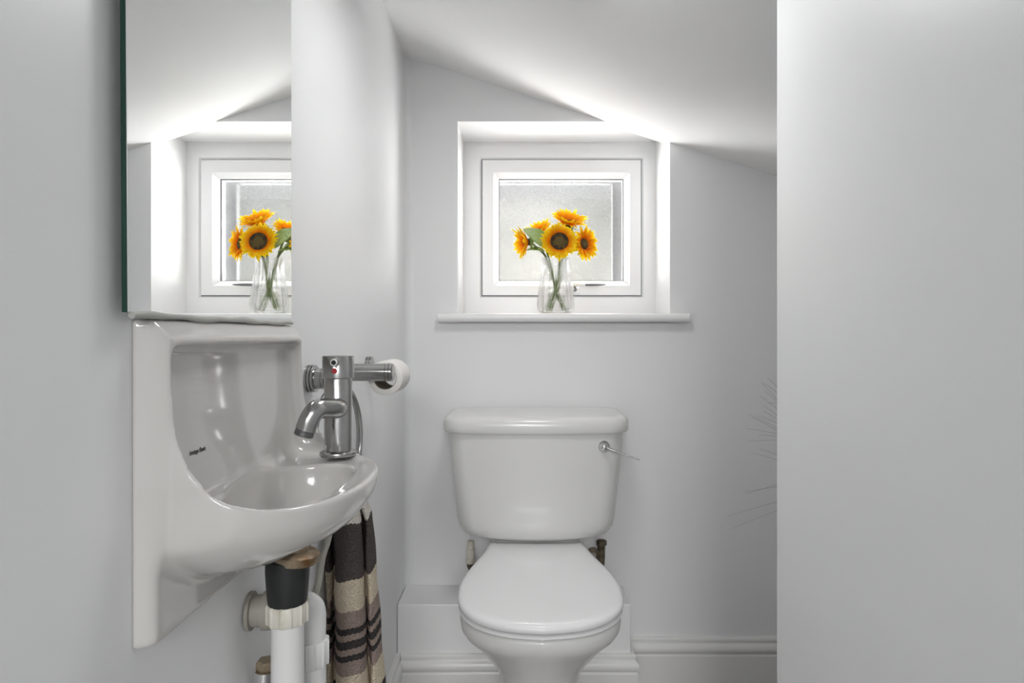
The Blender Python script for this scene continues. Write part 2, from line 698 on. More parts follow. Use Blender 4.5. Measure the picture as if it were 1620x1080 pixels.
# ================================================================== WINDOW
def rect_ring(g, outer, inner, yo, yi, back):
    """bevelled picture-frame: outer rect at depth yo, inner rect at depth yi, back plane"""
    def r4(r, y):
        return [(r[0], y, r[2]), (r[1], y, r[2]), (r[1], y, r[3]), (r[0], y, r[3])]
    g.rings([r4(outer, back), r4(outer, yo), r4(inner, yi), r4(inner, back), r4(outer, back)], True, (False, False))


YF = D + 0.187                      # face of the fixed frame
fx = lambda px, d=YF: (px - 820.0) * d / F
fz = lambda py, d=YF: EYE - (py - 530.0) * d / F
win = bpy.data.objects.new('window_1', None)
win.location = (0.13, YF, SILL)
C.objects.link(win)
win['kind'] = 'structure'
g = G()
A = (WX0 + t, WX1 - t, SILL - 0.0, WZ1 - t)
B = (fx(762) - 0.006, fx(1015) + 0.006, fz(468) - 0.006, fz(252) + 0.006)
B2 = (fx(762), fx(1015), fz(468), fz(252))
A0 = (WX0 + t, WX1 - t, SILL - 0.02, WZ1 - t)
rect_ring(g, A0, B, YF, YF, YF + 0.06)
g.build('window_frame', M['upvc'], win, smooth=30)
g = G()
rect_ring(g, B, B2, YF, YF + 0.006, YF + 0.05)
g.build('frame_bead', M['upvc'], win, smooth=30)
# sash: slightly behind a dark gasket line
e = 0.0022
S1 = (B2[0] + e, B2[1] - e, B2[2] + e, B2[3] - e)
YS = YF - 0.001
g = G()
rect_ring(g, (B2[0], B2[1], B2[2], B2[3]), S1, YF + 0.004, YF + 0.004, YF + 0.045)
g.build('gasket', M['gasket'], win, smooth=30)
sash = G()
gi = lambda a: (fx(789) - a, fx(988) + a, fz(443.7) - a, fz(281) + a)
rect_ring(sash, S1, gi(0.016), YS, YS, YF + 0.05)
rect_ring(sash, gi(0.016), gi(0.011), YS, YS + 0.006, YF + 0.05)
rect_ring(sash, gi(0.011), gi(0.0), YS + 0.006, YS + 0.018, YF + 0.05)
so = sash.build('window_sash', M['upvc'], win, smooth=30)
gp = gi(0.0)
g = G()
rect_ring(g, (gp[0] - 0.004, gp[1] + 0.004, gp[2] - 0.004, gp[3] + 0.004), (gp[0] + 0.0018, gp[1] - 0.0018, gp[2] + 0.0018, gp[3] - 0.0018), YS + 0.0195, YS + 0.0195, YS + 0.03)
g.build('glazing_gasket', M['gasket'], so, smooth=30)
g = G().box(gp[0] - 0.003, gp[1] + 0.003, YS + 0.022, YS + 0.026, gp[2] - 0.003, gp[3] + 0.003)
g.build('obscured_glass_pane', M['frosted'], so, smooth=None)
# outer beads of the sash, seen through the glass along the top and right
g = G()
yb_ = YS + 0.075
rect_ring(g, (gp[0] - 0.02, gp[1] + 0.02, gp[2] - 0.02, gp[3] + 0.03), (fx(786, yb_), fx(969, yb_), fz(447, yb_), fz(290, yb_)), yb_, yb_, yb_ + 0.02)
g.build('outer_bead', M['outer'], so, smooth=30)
# handle
hb = fx(911), fz(459)
g = G()
g.box(hb[0] - 0.010, hb[0] + 0.012, YS - 0.012, YS, hb[1] - 0.011, hb[1] + 0.008)
hm = g.build('handle_base', M['upvc'], so, smooth=None, bevel=0.003)
g = G()
g.lathe([(0.0045, 0), (0.005, 0.004), (0.005, 0.016), (0.004, 0.020)], (fx(909), YS - 0.010, fz(459)), (0, -1, 0), 20)
g.build('handle_spindle', M['darkmetal'], so)
YH = YS - 0.034
g = G()
pts = [P(907, 452, YH), P(914, 450, YH), P(926, 449.5, YH), P(940, 449.5, YH), P(957, 449, YH)]
g.tube(catmull(pts, 4), [0.0045 + 0 * i for i in range(17)], 12)
hl = None
g2 = G()
rs = []
for (px, ht) in [(906, 3.2), (909, 4.3), (914, 4.0), (924, 3.0), (926, 3.0)]:
    c = P(px, 450.5, YH)
    hh = ht * YH / F
    rs.append([c + Vector((0, 0.005 * math.cos(2 * PI * k / 14), hh * 0.62 * math.sin(2 * PI * k / 14))) for k in range(14)])
g2.rings(rs)
g2.tube([P(909, 452, YH), Vector((fx(909), YS - 0.012, fz(457)))], 0.005, 12)
g2.build('handle_lever', M['chrome_clean'], so)
g3 = G()
rs = []
for (px, ht) in [(925.5, 3.3), (935, 3.7), (945, 3.4), (955, 2.2), (958, 1.2)]:
    c = P(px, 450.2, YH)
    hh = ht * YH / F
    rs.append([c + Vector((0, 0.0055 * math.cos(2 * PI * k / 14), hh * 0.62 * math.sin(2 * PI * k / 14))) for k in range(14)])
g3.rings(rs)
g3.build('handle_grip', M['darkmetal'], so)

# outside: paving and a garden wall
struct(G().box(-3.5, 4, YO, 5.5, -0.2, -0.02).build('ground_outside', M['ground'], smooth=None))
o = G().box(-3.5, 4, 4.6, 4.8, -0.1, 1.95).build('garden_wall', M['outwall'], smooth=None, origin=(0, 4.7, 0))
struct(o)


# ================================================================== MIRROR
XM = -0.2965
y0, y1 = 0.4806, 0.826
zb, zt = EYE + 0.0175, 1.56
mr = root('wall_mirror', 'tall frameless wall mirror with a green glass edge above the basin, reflecting the sunflowers', 'mirror', (XM - 0.004, (y0 + y1) / 2, zb))
g = G()
tilt = -0.006
g.add([(XM, y0, zb), (XM, y1, zb), (XM, y1 - 0.001, zt), (XM, y0 + tilt, zt),
       (XM - 0.0007, y0, zb), (XM - 0.0007, y1, zb), (XM - 0.0007, y1 - 0.001, zt), (XM - 0.0007, y0 + tilt, zt)],
      [(0, 1, 2, 3), (7, 6, 5, 4), (0, 4, 5, 1), (1, 5, 6, 2), (2, 6, 7, 3), (3, 7, 4, 0)])
g.build('reflective_face', M['mirror'], mr, smooth=None)
g = G()
a, b = XM - 0.0008, XM - 0.0048
g.add([(a, y0 - 0.0003, zb), (a, y1, zb), (a, y1 - 0.001, zt), (a, y0 + tilt - 0.0003, zt),
       (b, y0 - 0.0003, zb), (b, y1, zb), (b, y1 - 0.001, zt), (b, y0 + tilt - 0.0003, zt)],
      [(0, 1, 2, 3), (7, 6, 5, 4), (0, 4, 5, 1), (1, 5, 6, 2), (2, 6, 7, 3), (3, 7, 4, 0)])
g.build('glass_sheet', M['edge'], mr, smooth=None)
g = G().box(XW, b, y0 + 0.02, y1 - 0.006, zb + 0.01, zt - 0.02)
g.build('backing_board', M['void'], mr, smooth=None)

# ================================================================== BASIN
YC = 0.6745
HW = 0.1705
ZT = EYE + 0.0135
basin = root('corner_cloakroom_basin', 'small glossy white ceramic hand basin with tall integral splashback on the left wall', 'basin', (XW, YC, EYE - 0.255))
basin.name = 'hand_basin'

hp = np.array([-0.02, 0.006, 0.03, 0.067, 0.090, 0.112, 0.128, 0.138, 0.145, 0.149, 0.151, 0.152])
xp = np.array([0.012, 0.024, 0.0255, 0.027, 0.031, 0.040, 0.053, 0.070, 0.092, 0.118, 0.150, 0.40])


def basin_f(X, Y, Z):
    x = X - XW                      # distance out of the wall
    y = Y - YC
    h = EYE - Z                     # below eye level
    ay = np.abs(y)
    # plan outline of the bowl
    n = 2.35
    rho = (np.abs(ay / 0.167) ** n + (np.clip(x, 0, 9) / 0.157) ** n) ** (1 / n)
    flare = np.interp(x, [-0.01, 0, 0.026, 0.045, 0.065, 0.10], [0.1753, 0.1705, 0.1585, 0.1568, 0.1556, 0.1545])
    side = (ay - flare) * 0.8
    plan = (rho - 1) * 0.13
    # below the rim the hull draws in like a shell
    dz = np.clip((h - 0.148) / 0.088, -3, 3)
    shell = (np.sqrt(rho ** 2.0 + np.where(dz > 0, np.abs(dz) ** 2.0, 0)) - 1) * 0.085
    hull = smax(smax(plan, shell, 0.008), side, 0.006)
    # top cut: side walls sweep down from the splashback to the rim
    hr = np.interp(x, xp, hp)       # height of the rim line at that distance
    slope = np.gradient(hp, xp)
    sl = np.interp(x, xp, slope)
    top = (hr - h) / np.sqrt(1 + np.clip(sl, 0, 40) ** 2)
    hull = smax(hull, top, 0.005)
    # upper block limit: top of the splashback, sloping a little forward
    # plate on the wall
    qx = x - 0.0165 + 0.0 * h
    qy = side
    qz = np.maximum(h - 0.2545, -h - 0.0135)
    plate = smax(smax(qx, qy, 0.006), qz, 0.008)
    # the upper half: solid side block up to the splash wall
    # corners of the splashback top are square-ish in plan
    upper = smax(smax(smax(top, side, 0.006), x - 0.06, 0.004), h - 0.13, 0.01)
    upper = smax(upper, -h - 0.0135 + 1.1 * np.clip(x - 0.0125, 0, 1), 0.005)
    out = smin(smin(hull, plate, 0.010), upper, 0.006)
    out = smax(out, -h - 0.0135 + 1.1 * np.clip(x - 0.0125, 0, 1), 0.005)
    out = smax(out, side, 0.003)
    # cavity of the splashback (rounded corners), down to the shelf
    c1 = smax(0.0085 + 0.012 * np.clip((h - 0.02) / 0.13, 0, 1) ** 2 - x, ay - (flare - 0.0045), 0.022)
    c1 = smax(c1, 0.0095 - h, 0.014)
    shelf = h - (0.1555 - 0.004 * np.clip((x - 0.10) / 0.05, 0, 1))
    c1 = smax(c1, shelf, 0.020)
    # keep the rim: cavity stays inside the plan outline
    inset = (rho - 1) * 0.13 + 0.0065
    c1 = smax(c1, inset, 0.008)
    # bowl recess, off centre towards the camera, leaving a tap shelf at the far end
    by = (y + 0.0095) / 0.096
    bxx = (x - 0.075) / 0.053
    rb = (np.abs(by) ** 2.6 + np.abs(bxx) ** 2.6) ** (1 / 2.6)
    zz = np.clip((h - 0.148) / 0.076, 0, 9)
    bowl = (np.sqrt(rb ** 2.4 + zz ** 2.6) - 1) * 0.055
    bowl = smax(bowl, 0.10 - h, 0.01)
    cav = smin(c1, bowl, 0.004)
    f = smax(out, -cav, 0.0055)
    f = smax(f, -x, 0.001)
    return f


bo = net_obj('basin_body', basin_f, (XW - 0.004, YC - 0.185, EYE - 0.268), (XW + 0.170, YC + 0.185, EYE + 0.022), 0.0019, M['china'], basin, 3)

# maker's script mark on the splashback
fc = bpy.data.curves.new('maker_mark', 'FONT')
fc.body = 'Armitage Shanks'
fc.size = 0.0048
fc.shear = 0.45
fc.offset = 0.00006
fc.extrude = 0.00006
fc.align_x = 'CENTER'
ft = bpy.data.objects.new('tmp_text', fc)
C.objects.link(ft)
bpy.context.view_layer.update()
dg = bpy.context.evaluated_depsgraph_get()
tm = bpy.data.meshes.new_from_object(ft.evaluated_get(dg))
bpy.data.objects.remove(ft)
# lettering plane: local x -> +Y, local y -> +Z, normal -> +X
yc = 0.583
hc = 0.1085
tv = []
for v in tm.vertices:
    yy = yc + v.co.x * 0.92
    zz = EYE - hc + v.co.y * 1.25
    # find the splash surface by marching out of the wall
    xs = np.linspace(0.03, 0.002, 113)
    ff = basin_f(XW + xs, np.full_like(xs, yy), np.full_like(xs, zz))
    k = np.argmax(ff < 0)
    tv.append((XW + xs[k] + 0.0004 + v.co.z, yy, zz))
mm = mesh('maker_mark', tv, [tuple(p.vertices) for p in tm.polygons], M['ink'], basin, None)
mm['label'] = 'small dark script lettering'

# silicone bead between mirror and basin
g = G()
pts = []
rads = []
for i in range(40):
    y = y0 + 0.003 + (y1 - y0 - 0.003) * i / 39
    pts.append((XM + 0.0005, y, EYE + 0.0155 + 0.0004 * math.sin(i * 0.9) + 0.0006 * math.sin(i * 0.37)))
    rads.append(0.0028 + 0.0005 * math.sin(i * 0.6))
g.tube(pts, rads, 12)
sb = g.build('sealant_bead', M['silicone'], None, 60, origin=(XM, YC, EYE + 0.012))
tag(sb, 'uneven pale silicone bead between mirror bottom and basin top', 'sealant')

# ================================================================== TAP
TX, TY = -0.228, 0.800
TZ = EYE - 0.1515
tap = root('basin_tap', 'chrome monobloc mixer tap standing on the far corner of the basin', 'tap', (TX, TY, TZ))
g = G().lathe([(0.0225, 0), (0.0232, 0.002), (0.0225, 0.0045), (0.0195, 0.006), (0.0175, 0.0068)], (TX, TY, TZ), seg=48)
g.build('base_ring', M['chrome'], tap)
g = G().lathe([(0.0172, 0.004), (0.0172, 0.012), (0.0172, 0.094), (0.0165, 0.0955), (0.0165, 0.097)], (TX, TY, TZ), seg=56)
g.build('tap_body', M['chrome'], tap)
g = G().lathe([(0.0188, 0.0975), (0.0195, 0.0982), (0.0195, 0.1245), (0.0188, 0.1255), (0.0, 0.1262)], (TX, TY, TZ), seg=56)
cap = g.build('tap_handle', M['chrome'], tap)
G().lathe([(0.0030, 0.0330), (0.0030, 0.0350)], (TX, TY, TZ + 0.1165), (0.12, -1, 0.05), 18).build('pin_end_shade', M['void'], cap)  # dark disc painted for the shade inside the hollow pin end
g = G().lathe([(0.0042, 0.017), (0.0045, 0.020), (0.0045, 0.033), (0.0038, 0.0345)], (TX, TY, TZ + 0.1165), (0.12, -1, 0.05), 24)
g.build('lever_pin', M['chrome_clean'], cap)
g = G().lathe([(0.0034, 0.0180), (0.0034, 0.0201)], (TX, TY, TZ + 0.1073), (0.05, -1, 0), 20)
g.build('hot_mark', M['red'], cap)
# spout: swings toward the bowl
A_ = Vector((TX, TY, TZ + 0.060))
tip = P(483, 680, 0.735)
mid1 = P(530, 646, 0.775)
mid2 = P(503, 647, 0.745)
mid3 = P(490, 662, 0.737)
sp = catmull([A_, mid1, mid2, mid3, tip], 8)
rad = [0.0128 - 0.0012 * min(1, i / 24) for i in range(len(sp))]
g = G().tube(sp, rad, 28)
g.build('spout', M['chrome'], tap, 50)
ax = (sp[-1] - sp[-3]).normalized()
g = G().lathe([(0.0108, -0.001), (0.0108, 0.0015), (0.0112, 0.002), (0.0112, 0.0065), (0.0098, 0.0075), (0.0092, 0.0055), (0.0, 0.0055)], sp[-1], ax, 32)
g.build('aerator', M['darkmetal'], tap)

# ================================================================== WASTE AND PIPES
PX, PY = -0.2555, 0.700
def zpx(py, d): return EYE - (py - 530) * d / F
tr = root('basin_waste_trap', 'white plastic trap and waste pipe under the basin, black collar on top', 'waste pipe', (PX, PY, 0.36))
g = G().lathe([(0.020, 0), (0.0245, 0.001), (0.0255, 0.005), (0.0250, 0.010), (0.022, 0.012), (0.013, 0.013), (0.013, 0.026)], (PX + 0.008, PY + 0.002, zpx(889, PY)), (0.10, 0.0, 1), 36)
g.build('waste_flange', M['rust'], tr)
zc0, zc1 = zpx(952, PY), zpx(882, PY)
g = G().lathe([(0.0205, 0), (0.0212, 0.003), (0.0225, 0.02), (0.0235, 0.035), (0.0232, zc1 - zc0), (0.018, zc1 - zc0 + 0.001)], (PX, PY, zc0), seg=36)
g.build('black_collar', M['black'], tr, 50)


def ribbed_nut(origin, axis, r, h, ribs=12, seg=96):
    g = G()
    q = Vector(axis).normalized().to_track_quat('Z', 'Y')
    rs = []
    for hh, k in ((0, 0.93), (0.0015, 1.0), (h * 0.5, 1.0), (h - 0.0015, 1.0), (h, 0.94)):
        ring = []
        for j in range(seg):
            a = 2 * PI * j / seg
            w = max(0.0, math.cos(a * ribs)) ** 6
            rr_ = (r + 0.0016 * w) * k
            ring.append(Vector(origin) + q @ Vector((rr_ * math.cos(a), rr_ * math.sin(a), hh)))
        rs.append(ring)
    g.rings(rs)
    return g


ribbed_nut((PX, PY, zpx(983, PY)), (0, 0, 1), 0.0215, zpx(951, PY) - zpx(983, PY)).build('upper_nut', M['pipe_old'], tr, 50)
# U-bend: down tube, bend, up tube, elbow, branch to the wall
P2X, P2Y = -0.2540, 0.776
R_ = 0.0175
pts = [(PX, PY, zpx(960, PY)), (PX, PY, 0.55), (PX, PY, 0.48)]
c = ((PX + P2X) / 2, (PY + P2Y) / 2)
hw = (P2Y - PY) / 2
zb_ = 0.43
for k in range(0, 13):
    a = PI + k / 12 * PI
    pts.append((PX + (P2X - PX) * k / 12, c[1] + hw * math.cos(a), zb_ + hw * math.sin(a)))
pts += [(P2X, P2Y, 0.48), (P2X, P2Y, zpx(1048, P2Y))]
G().tube(pts, R_, 28).build('trap_bend', M['pipe'], tr, 60)
wallp = Vector((XW, 0.728, zpx(966, 0.728)))
ztop = zpx(957, P2Y)
pts = [Vector((P2X, P2Y, zpx(1030, P2Y))), Vector((P2X, P2Y, zpx(1000, P2Y))), Vector((P2X, P2Y, zpx(970, P2Y))),
       Vector((P2X - 0.004, P2Y - 0.004, zpx(957, P2Y))), Vector((P2X - 0.014, P2Y - 0.012, zpx(951, P2Y) - 0.001)), Vector((P2X - 0.026, P2Y - 0.022, wallp.z + 0.002)), ]
pts = catmull(pts, 6) + [Vector((XW + 0.016, 0.741, wallp.z))]
G().tube(pts, R_ - 0.0003, 28).build('outlet_elbow', M['pipe'], tr, 60)
ribbed_nut((P2X, P2Y, zpx(1050, P2Y)), (0, 0, 1), 0.0200, zpx(1010, P2Y) - zpx(1050, P2Y)).build('outlet_nut', M['pipe'], tr, 50)
g = G().lathe([(0.0215, 0), (0.0215, 0.004), (0.0175, 0.005), (0.0175, 0.016), (0.0215, 0.017), (0.0215, 0.034), (0.0185, 0.036)], (XW, 0.728, wallp.z), (1, 0.10, 0), 36)
g.build('wall_connector', M['pipe_grey'], tr, 40)

# tap supply hose and isolating valve
hs = G().tube(catmull([(-0.2285, 0.800, EYE - 0.19), P(519, 850, 0.815), P(510, 880, 0.81), P(499, 938, 0.81), P(470, 1000, 0.80), P(440, 1035, 0.77), (-0.286, 0.722, zpx(1052, 0.722))], 8), 0.0046, 14)
ho = hs.build('supply_hose', M['hose'], None, 60, origin=(-0.23, 0.80, 0.70))
tag(ho, 'thin beige flexible supply hose running down behind the white trap', 'hose')
iv = root('isolating_valve', 'chrome isolating valve with a rusty top nut on the wall left of the waste pipe', 'valve', (XW, 0.722, zpx(1080, 0.722)))
vx, vy = -0.2895, 0.722
G().lathe([(0.0100, 0), (0.0112, 0.002), (0.0112, 0.009), (0.0095, 0.011)], (vx + 0.001, vy, zpx(1058, vy)), (0.1, 0, 1), 6).build('top_nut', M['rust'], iv, 20)
G().tube([(vx, vy, zpx(1058, vy)), (vx - 0.003, vy, zpx(1100, vy)), (vx - 0.004, vy, zpx(1125, vy))], [0.0125, 0.0125, 0.0105], 24).build('valve_body', M['chrome_clean'], iv, 40)
G().lathe([(0.006, 0), (0.006, 0.006), (0.0045, 0.0065), (0, 0.0060)], (vx - 0.003, vy - 0.009, zpx(1085, vy)), (0, -1, 0), 18).build('valve_screw', M['darkmetal'], iv, 40)
G().tube([(vx - 0.004, vy, zpx(1120, vy)), (vx - 0.004, vy, 0.10), (XW + 0.002, vy, 0.08)], 0.0075, 16).build('supply_pipe', M['pipe'], iv, 50)

# ================================================================== TOWEL RING + TOWEL
RY, RH = 0.931, 0.0640


def flange(g, y, z, rs=1.0):
    g.lathe([(0.0205 * rs, 0), (0.0205 * rs, 0.003), (0.0185 * rs, 0.0035), (0.0185 * rs, 0.0045), (0.0205 * rs, 0.005), (0.0205 * rs, 0.0075),
             (0.0180 * rs, 0.008), (0.0180 * rs, 0.009), (0.0200 * rs, 0.0095), (0.0200 * rs, 0.012), (0.0165 * rs, 0.0125)], (XW, y, z), (1, 0, 0), 40)


rg = root('towel_ring', 'chrome towel ring on a round wall post, behind the tap', 'towel ring', (XW, RY, EYE - RH))
g = G()
flange(g, RY, EYE - RH)
g.build('wall_flange', M['chrome'], rg, 30)
g = G().lathe([(0.0155, 0.010), (0.0155, 0.022), (0.0145, 0.0225), (0.0145, 0.024), (0.0158, 0.0245), (0.0158, 0.027), (0.0145, 0.0275), (0.0145, 0.029), (0.0155, 0.030), (0.0155, 0.055), (0.014, 0.057)], (XW, RY, EYE - RH), (1, 0, 0), 40)
g.build('post', M['chrome'], rg, 30)
RR = 0.088
ang = math.radians(-6)
cx, cy, cz = -0.2665, 0.934, EYE - 0.074 - RR
pts = []
rs = []
for k in range(49):
    a = 2 * PI * k / 48
    u = math.sin(a) * RR
    w = math.cos(a) * RR
    c = Vector((cx + u * 0.11, cy + u, cz + w))
    rad_ = Vector((0.11 * math.sin(a), math.sin(a), math.cos(a))).normalized()
    sd = Vector((1, -0.11, 0)).normalized()
    rs.append([c + rad_ * 0.003 * math.cos(b) + sd * 0.0055 * math.sin(b) for b in [2 * PI * j / 12 for j in range(12)]])
g = G()
g.rings(rs, True, (False, False))
g.build('ring', M['chrome'], rg, 60)

# towel: gathered cloth hanging through the ring
plan = [  # px at y=1080, px at y=830, depth ; goes round the bundle
    (510, 512, 1.020), (513, 514, 1.004), (519, 519, 1.000), (525, 524, 1.006), (529, 527, 1.020), (530.5, 528.5, 1.012),
    (531, 529, 0.985), (536, 533, 0.965), (546, 542, 0.955), (560, 553, 0.955), (572, 564, 0.965), (580, 571, 0.985),
    (583, 573.5, 1.000), (584, 574, 1.012), (585, 575, 1.010), (588, 577, 0.996), (594, 581, 0.995), (602, 586, 1.008), (608, 590, 1.030),
    (607, 589.5, 1.050), (601, 586, 1.062), (585, 575, 1.066), (565, 560, 1.064), (545, 545, 1.060), (528, 530, 1.052), (516, 518, 1.040)]
hs_ = [0.250, 0.262, 0.275, 0.29, 0.32, 0.36, 0.40, 0.45, 0.50, 0.55, 0.60, 0.66, 0.72]


def towel_ring_pts(h):
    base = []
    tt = (h - 0.30) / 0.25
    for (pb, pt_, d) in plan:
        px = pt_ + (pb - pt_) * tt
        if h < 0.29:                       # gather to the ring
            k = (0.29 - h) / 0.045
            k = min(1, k)
            px = px + (545 - px) * 0.35 * k
            d = d + (1.01 - d) * 0.35 * k
        x = (px - 820) * d / F
        x = max(x, XW + 0.004)
        base.append(Vector((x, d, EYE - h)))
    return catmull(base, 5, True)


rows = [towel_ring_pts(h) for h in hs_]
n = len(rows[0])
verts = []
drops = []
faces = []
random.seed(4)
for i, (h, row) in enumerate(zip(hs_, rows)):
    for j, p in enumerate(row):
        p = p.copy()
        verts.append(p)
        # stripes sag a little between the folds
        s = 0.004 * math.sin(j / n * 2 * PI * 5)
        drops.append(((h + s) - 0.12) / 0.8)
# refine vertically
verts2, drops2 = [], []
NV = 120
h0, h1 = hs_[0], hs_[-1]
for i in range(NV + 1):
    h = h0 + (h1 - h0) * i / NV
    row = towel_ring_pts(h)
    for j, p in enumerate(row):
        wob = 0.0012 * math.sin(h * 60 + j * 0.2)
        verts2.append(p + Vector((wob * 0.6, wob, 0)))
        bow = (j / n)
        s = 0.003 * math.sin(bow * 2 * PI * 6 + 1.0) + 0.0008 * math.sin(j * 2.1)
        drops2.append(((h + s) - 0.12) / 0.8)
for i in range(NV):
    for j in range(n):
        k = (j + 1) % n
        faces.append((i * n + j, i * n + k, (i + 1) * n + k, (i + 1) * n + j))
faces.append(tuple(range(n)))
tw = mesh('hand_towel', verts2, faces, M['towel'], None, 180, ('drop', drops2), origin=(-0.25, 1.01, EYE - 0.72))
tag(tw, 'hand towel striped in cream, taupe and charcoal hanging in folds below the basin', 'towel')

# ================================================================== TOILET ROLL HOLDER + ROLL
HY, HH = 1.107, 0.0650
th = root('toilet_roll_holder', 'chrome toilet roll holder with round posts on the left wall', 'toilet roll holder', (XW, HY, EYE - HH))
g = G()
flange(g, HY, EYE - HH)
g.build('wall_flange', M['chrome'], th, 30)
g = G().lathe([(0.0155, 0.010), (0.0155, 0.078), (0.0145, 0.0785), (0.0145, 0.0800), (0.0158, 0.0805), (0.0158, 0.084), (0.0145, 0.0845), (0.0145, 0.0855), (0.0155, 0.086), (0.0155, 0.0895), (0.0135, 0.0915), (0.0, 0.0920)], (XW, HY, EYE - HH), (1, 0, 0), 44)
g.build('post', M['chrome'], th, 30)
g = G()
flange(g, 1.292, EYE - HH + 0.002, 0.95)
g.build('wall_flange', M['chrome'], th, 30)
g = G().tube([(XW + 0.010, 1.292, EYE - HH), (XW + 0.06, 1.292, EYE - HH), (-0.238, 1.290, EYE - HH - 0.0)], 0.0065, 20)
g.build('post', M['chrome'], th, 40)
g = G().tube([(-0.238, HY + 0.004, EYE - HH), (-0.238, 1.294, EYE - HH)], 0.0078, 20)
g.build('spindle', M['darkmetal'], th, 40)
# roll
ry0, ry1 = 1.126, 1.212
rx, rz = -0.2375, EYE - 0.0765
rl = root('toilet_roll', 'small white toilet roll on the chrome holder, seen end on', 'toilet roll', (rx, ry0, rz - 0.031))
g = G().lathe([(0.0205, 0.0), (0.0290, 0.0), (0.0308, 0.0015), (0.0310, 0.004), (0.0310, ry1 - ry0 - 0.004), (0.030, ry1 - ry0), (0.0205, ry1 - ry0), (0.0205, 0.0)], (rx, ry0, rz), (0, 1, 0), 64, (False, False))
g.build('paper', M['paper'], rl, 40)
g = G().lathe([(0.0196, 0.0006), (0.0204, 0.0006), (0.0204, ry1 - ry0 - 0.001), (0.0196, ry1 - ry0 - 0.001), (0.0196, 0.0006)], (rx, ry0, rz), (0, 1, 0), 48, (False, False))
g.build('cardboard_core', M['card'], rl, 40)

# ================================================================== TOILET
TCX = 0.0445
toilet = root('toilet', 'white close-coupled toilet with its lid closed, below the window', 'toilet', (TCX, 1.50, 0))


def cist_ring(hw, yb, yf, r, bow, z, n=10, cx=TCX):
    """rounded rectangle with a bowed front edge; counterclockwise"""
    pts = []
    cs = [(hw - r, yb - r, 0), (-hw + r, yb - r, PI / 2), (-hw + r, yf + r, PI), (hw - r, yf + r, 3 * PI / 2)]
    for q, (a, b, st) in enumerate(cs):
        rr2 = r if q > 1 else min(r, 0.012)
        if q <= 1:
            a = math.copysign(hw - rr2, a)
            b = yb - rr2
        for k in range(n + 1):
            t_ = st + k / n * PI / 2
            pts.append([a + rr2 * math.cos(t_), b + rr2 * math.sin(t_)])
        if q == 2:      # front edge points
            for k in range(1, 16):
                pts.append([(-hw + r) + (2 * hw - 2 * r) * k / 16, yf])
    out = []
    for x, y in pts:
        f = max(0.0, min(1.0, (yb - y) / (yb - yf)))
        y2 = y - bow * (1 - (x / hw) ** 2) * f ** 2
        out.append(Vector((cx + x, y2, z)))
    return out


YBk = D - 0.008
g = G()
# (half width, front y, corner radius, bow, h below eye)
secs = [(0.092, 1.605, 0.040, 0.020, 0.503), (0.112, 1.585, 0.045, 0.022, 0.5015), (0.150, 1.556, 0.045, 0.023, 0.4985), (0.180, 1.550, 0.045, 0.023, 0.490),
        (0.192, 1.5475, 0.045, 0.023, 0.474), (0.1965, 1.5465, 0.045, 0.023, 0.455), (0.2015, 1.5455, 0.045, 0.023, 0.41),
        (0.208, 1.5440, 0.045, 0.023, 0.35), (0.2145, 1.5430, 0.045, 0.023, 0.29), (0.2185, 1.542, 0.045, 0.023, 0.236)]
g.rings([cist_ring(a, YBk, b, r_, bw, EYE - h) for a, b, r_, bw, h in secs])
cis = g.build('cistern', M['china2'], toilet, 60)
g = G()
secs = [(0.2230, 1.5400, 0.05, 0.022, 0.2400), (0.2290, 1.5345, 0.055, 0.022, 0.2385), (0.2315, 1.5325, 0.055, 0.022, 0.234), (0.2320, 1.532, 0.055, 0.022, 0.222),
        (0.2310, 1.5330, 0.055, 0.022, 0.2125), (0.2280, 1.536, 0.055, 0.022, 0.2055), (0.2220, 1.541, 0.052, 0.022, 0.2010), (0.2130, 1.550, 0.050, 0.020, 0.1990), (0.196, 1.566, 0.045, 0.018, 0.1975), (0.12, 1.63, 0.03, 0.01, 0.1958)]
g.rings([cist_ring(a, YBk - (0.0 if i < 7 else 0.004 * (i - 6)), b, r_, bw, EYE - h) for i, (a, b, r_, bw, h) in enumerate(secs)])
g.build('cistern_lid', M['china2'], toilet, 60)

# flush lever
fy = 1.5345
fl = P(955, 706, fy)
g = G().lathe([(0.0150, -0.004), (0.0152, 0.0015), (0.0135, 0.004), (0.0105, 0.0065), (0.0095, 0.009), (0.0085, 0.014), (0.006, 0.017), (0.0, 0.018)], fl, (0, -1, 0), 36)
lv = g.build('flush_lever', M['chrome_clean'], toilet, 50)
pts = [P(957, 708, fy - 0.010), P(962, 709.5, fy - 0.020), P(985, 717.5, fy - 0.026), P(1012, 727.5, fy - 0.032)]
g = G().tube(catmull(pts, 6), [0.0042 - 0.0030 * i / 18 for i in range(19)], 14)
g.build('lever_arm', M['chrome'], lv, 60)

# seat outline
half = [(1.556, 0.116), (1.525, 0.121), (1.490, 0.128), (1.448, 0.1395), (1.400, 0.153), (1.350, 0.1635), (1.295, 0.1675), (1.240, 0.161), (1.200, 0.1425), (1.168, 0.108), (1.148, 0.062), (1.139, 0.0)]
hc_ = catmull([(w, y, 0) for y, w in half], 7)
outl = [Vector((p.x, p.y, 0)) for p in hc_]
full = outl + [Vector((-p.x, p.y, 0)) for p in reversed(outl[:-1])]


def offset_poly(poly, dlt):
    n_ = len(poly)
    out = []
    for i in range(n_):
        p = poly[i]
        a_ = poly[(i - 1) % n_]
        b_ = poly[(i + 1) % n_]
        t_ = (b_ - a_).normalized()
        nn = Vector((t_.y, -t_.x, 0))
        out.append(p + nn * dlt)
    return out


